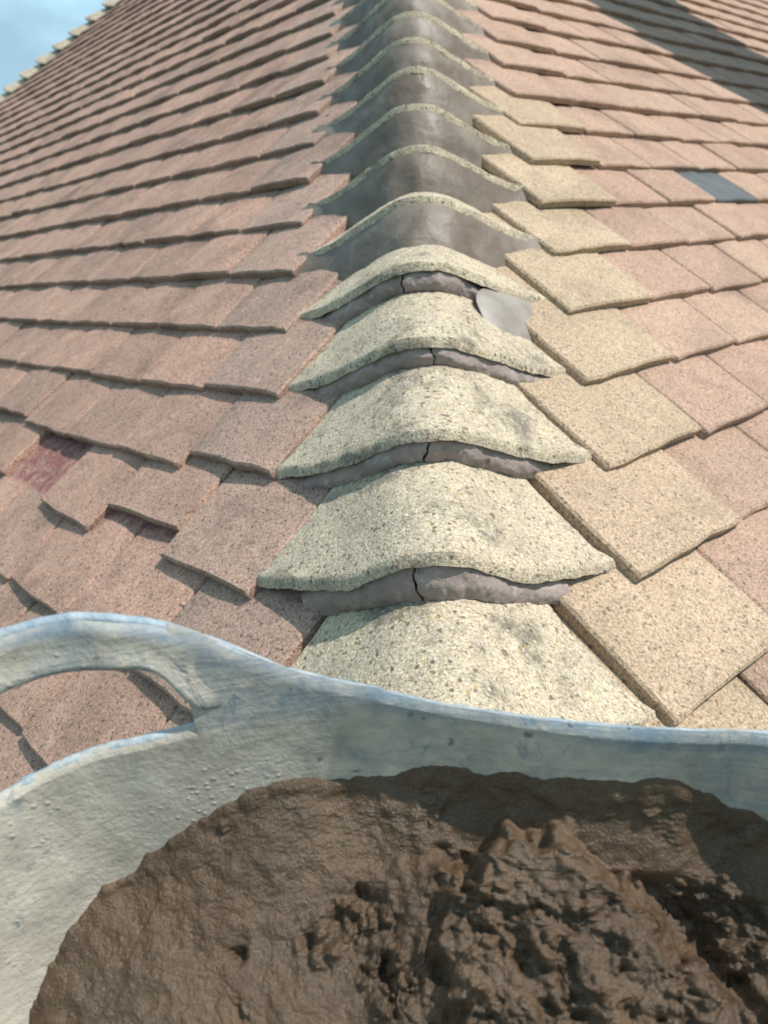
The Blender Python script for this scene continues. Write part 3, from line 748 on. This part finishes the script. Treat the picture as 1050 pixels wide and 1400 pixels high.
    d += -.009*rgt*np.exp(-((sd+.006)/.006)**2)-.003*spot(650, 1185, .172, .007)                        # trowel cut round the heap
    fa, ra = worley(.0125, 3); fb, rb_ = worley(.0068, 57); fc, rc = worley(.0035, 120)
    dome = lambda f, r: np.sqrt(np.clip(1-(f/.78)**2, 0, 1))*r
    big = sst(.5, .8, ra); mid = sst(.35, .75, rb_)
    bil = lambda f, o: np.abs(pnoise(P*f+o))
    clod = dome(fa, big)*.0042+dome(fb, mid)*.0022+bil(60, 5)*.0115+bil(140, 9)*.0064+bil(300, 2)*.0024-.0076
    tear = -np.clip(.05-np.abs(pnoise(Q*60+21)), 0, 1)*.04*sst(.25, .55, pnoise(P*38+77)+.15)
    fine = fbm(P*330+2, 3, .65)*.0008
    d += edge*(rough*clod+(.25+.75*rough)*tear+fine*(.28+1.0*rough)+.0003*pnoise(P*700))
    thick = .0008*sst(1.0, .985, vf)+.0024*sst(.98, .55, vf)+.0012*np.clip(fbm(P*120+8, 2), -.5, 1)*sst(1.0, .97, vf)
    d = np.maximum(d, -.0006-.03*sst(.72, .5, vf)); P2 = P+Nn*(d+thick)[:, None]; P2[:, 2] += lift
    P2[-ns:] = P[-ns:]
    V = tubpt(P2[:, 0], P2[:, 1], P2[:, 2]); F = grid_faces(nv, ns, 0, False, True)
    c = tubpt(np.array([CEN[0]]), np.array([CEN[1]]), np.array([FLOOR+.024]))[0]; V = np.vstack([V, c]); n = len(V)-1
    F += [(j, n, (j+1) % ns)[::-1] for j in range(ns)]
    me = bpy.data.meshes.new('mortar'); me.from_pydata(V.tolist(), [], F); me.polygons.foreach_set('use_smooth', [True]*len(me.polygons))
    a = me.attributes.new('rough', 'FLOAT', 'POINT'); a.data.foreach_set('value', np.concatenate([rough, [1.]])); 
    bm = bmesh.new(); bm.from_mesh(me); bmesh.ops.recalc_face_normals(bm, faces=bm.faces)
    up = sum((f.normal.dot(Vector(NH)) for f in list(bm.faces)[::50]));
    if up < 0: bmesh.ops.reverse_faces(bm, faces=bm.faces)
    bm.to_mesh(me); bm.free(); return me
def wet():
    k = NT('wet_brown_mortar'); at = k.n('ShaderNodeAttribute'); at.attribute_name = 'rough'
    b = k.mix(k.mrange(k.noise(35, 4, .6), .35, .68), (.112, .068, .037), (.068, .043, .025))
    b = k.mix(k.mrange(k.noise(420, 3, .7), .52, .72, 0, .55), b, (.17, .12, .08))
    b = k.mix(k.mrange(k.noise(520, 3, .7), .58, .75, 0, .6), b, (.05, .036, .026))
    film = k.mrange(k.noise(28, 3, .6), .48, .66)
    b = k.mix(k.math('MULTIPLY', film, .35), b, (.12, .085, .055))
    nb = k.bump(k.noise(850, 3, .75), .8, .0013); nb = k.bump(k.noise(330, 4, .7), .2, .0016, nb)
    r = k.math('SUBTRACT', k.mrange(k.noise(160, 3), .3, .7, .28, .52), k.math('MULTIPLY', film, .16))
    return k.done(b, r, nb, .5)
M['wet'] = wet()
mo = link('wet_mortar', mortar_mesh(), M['wet'])
tag(mo, 'lumpy wet brown mortar heaped inside the blue tub and smeared up its wall', 'mortar')
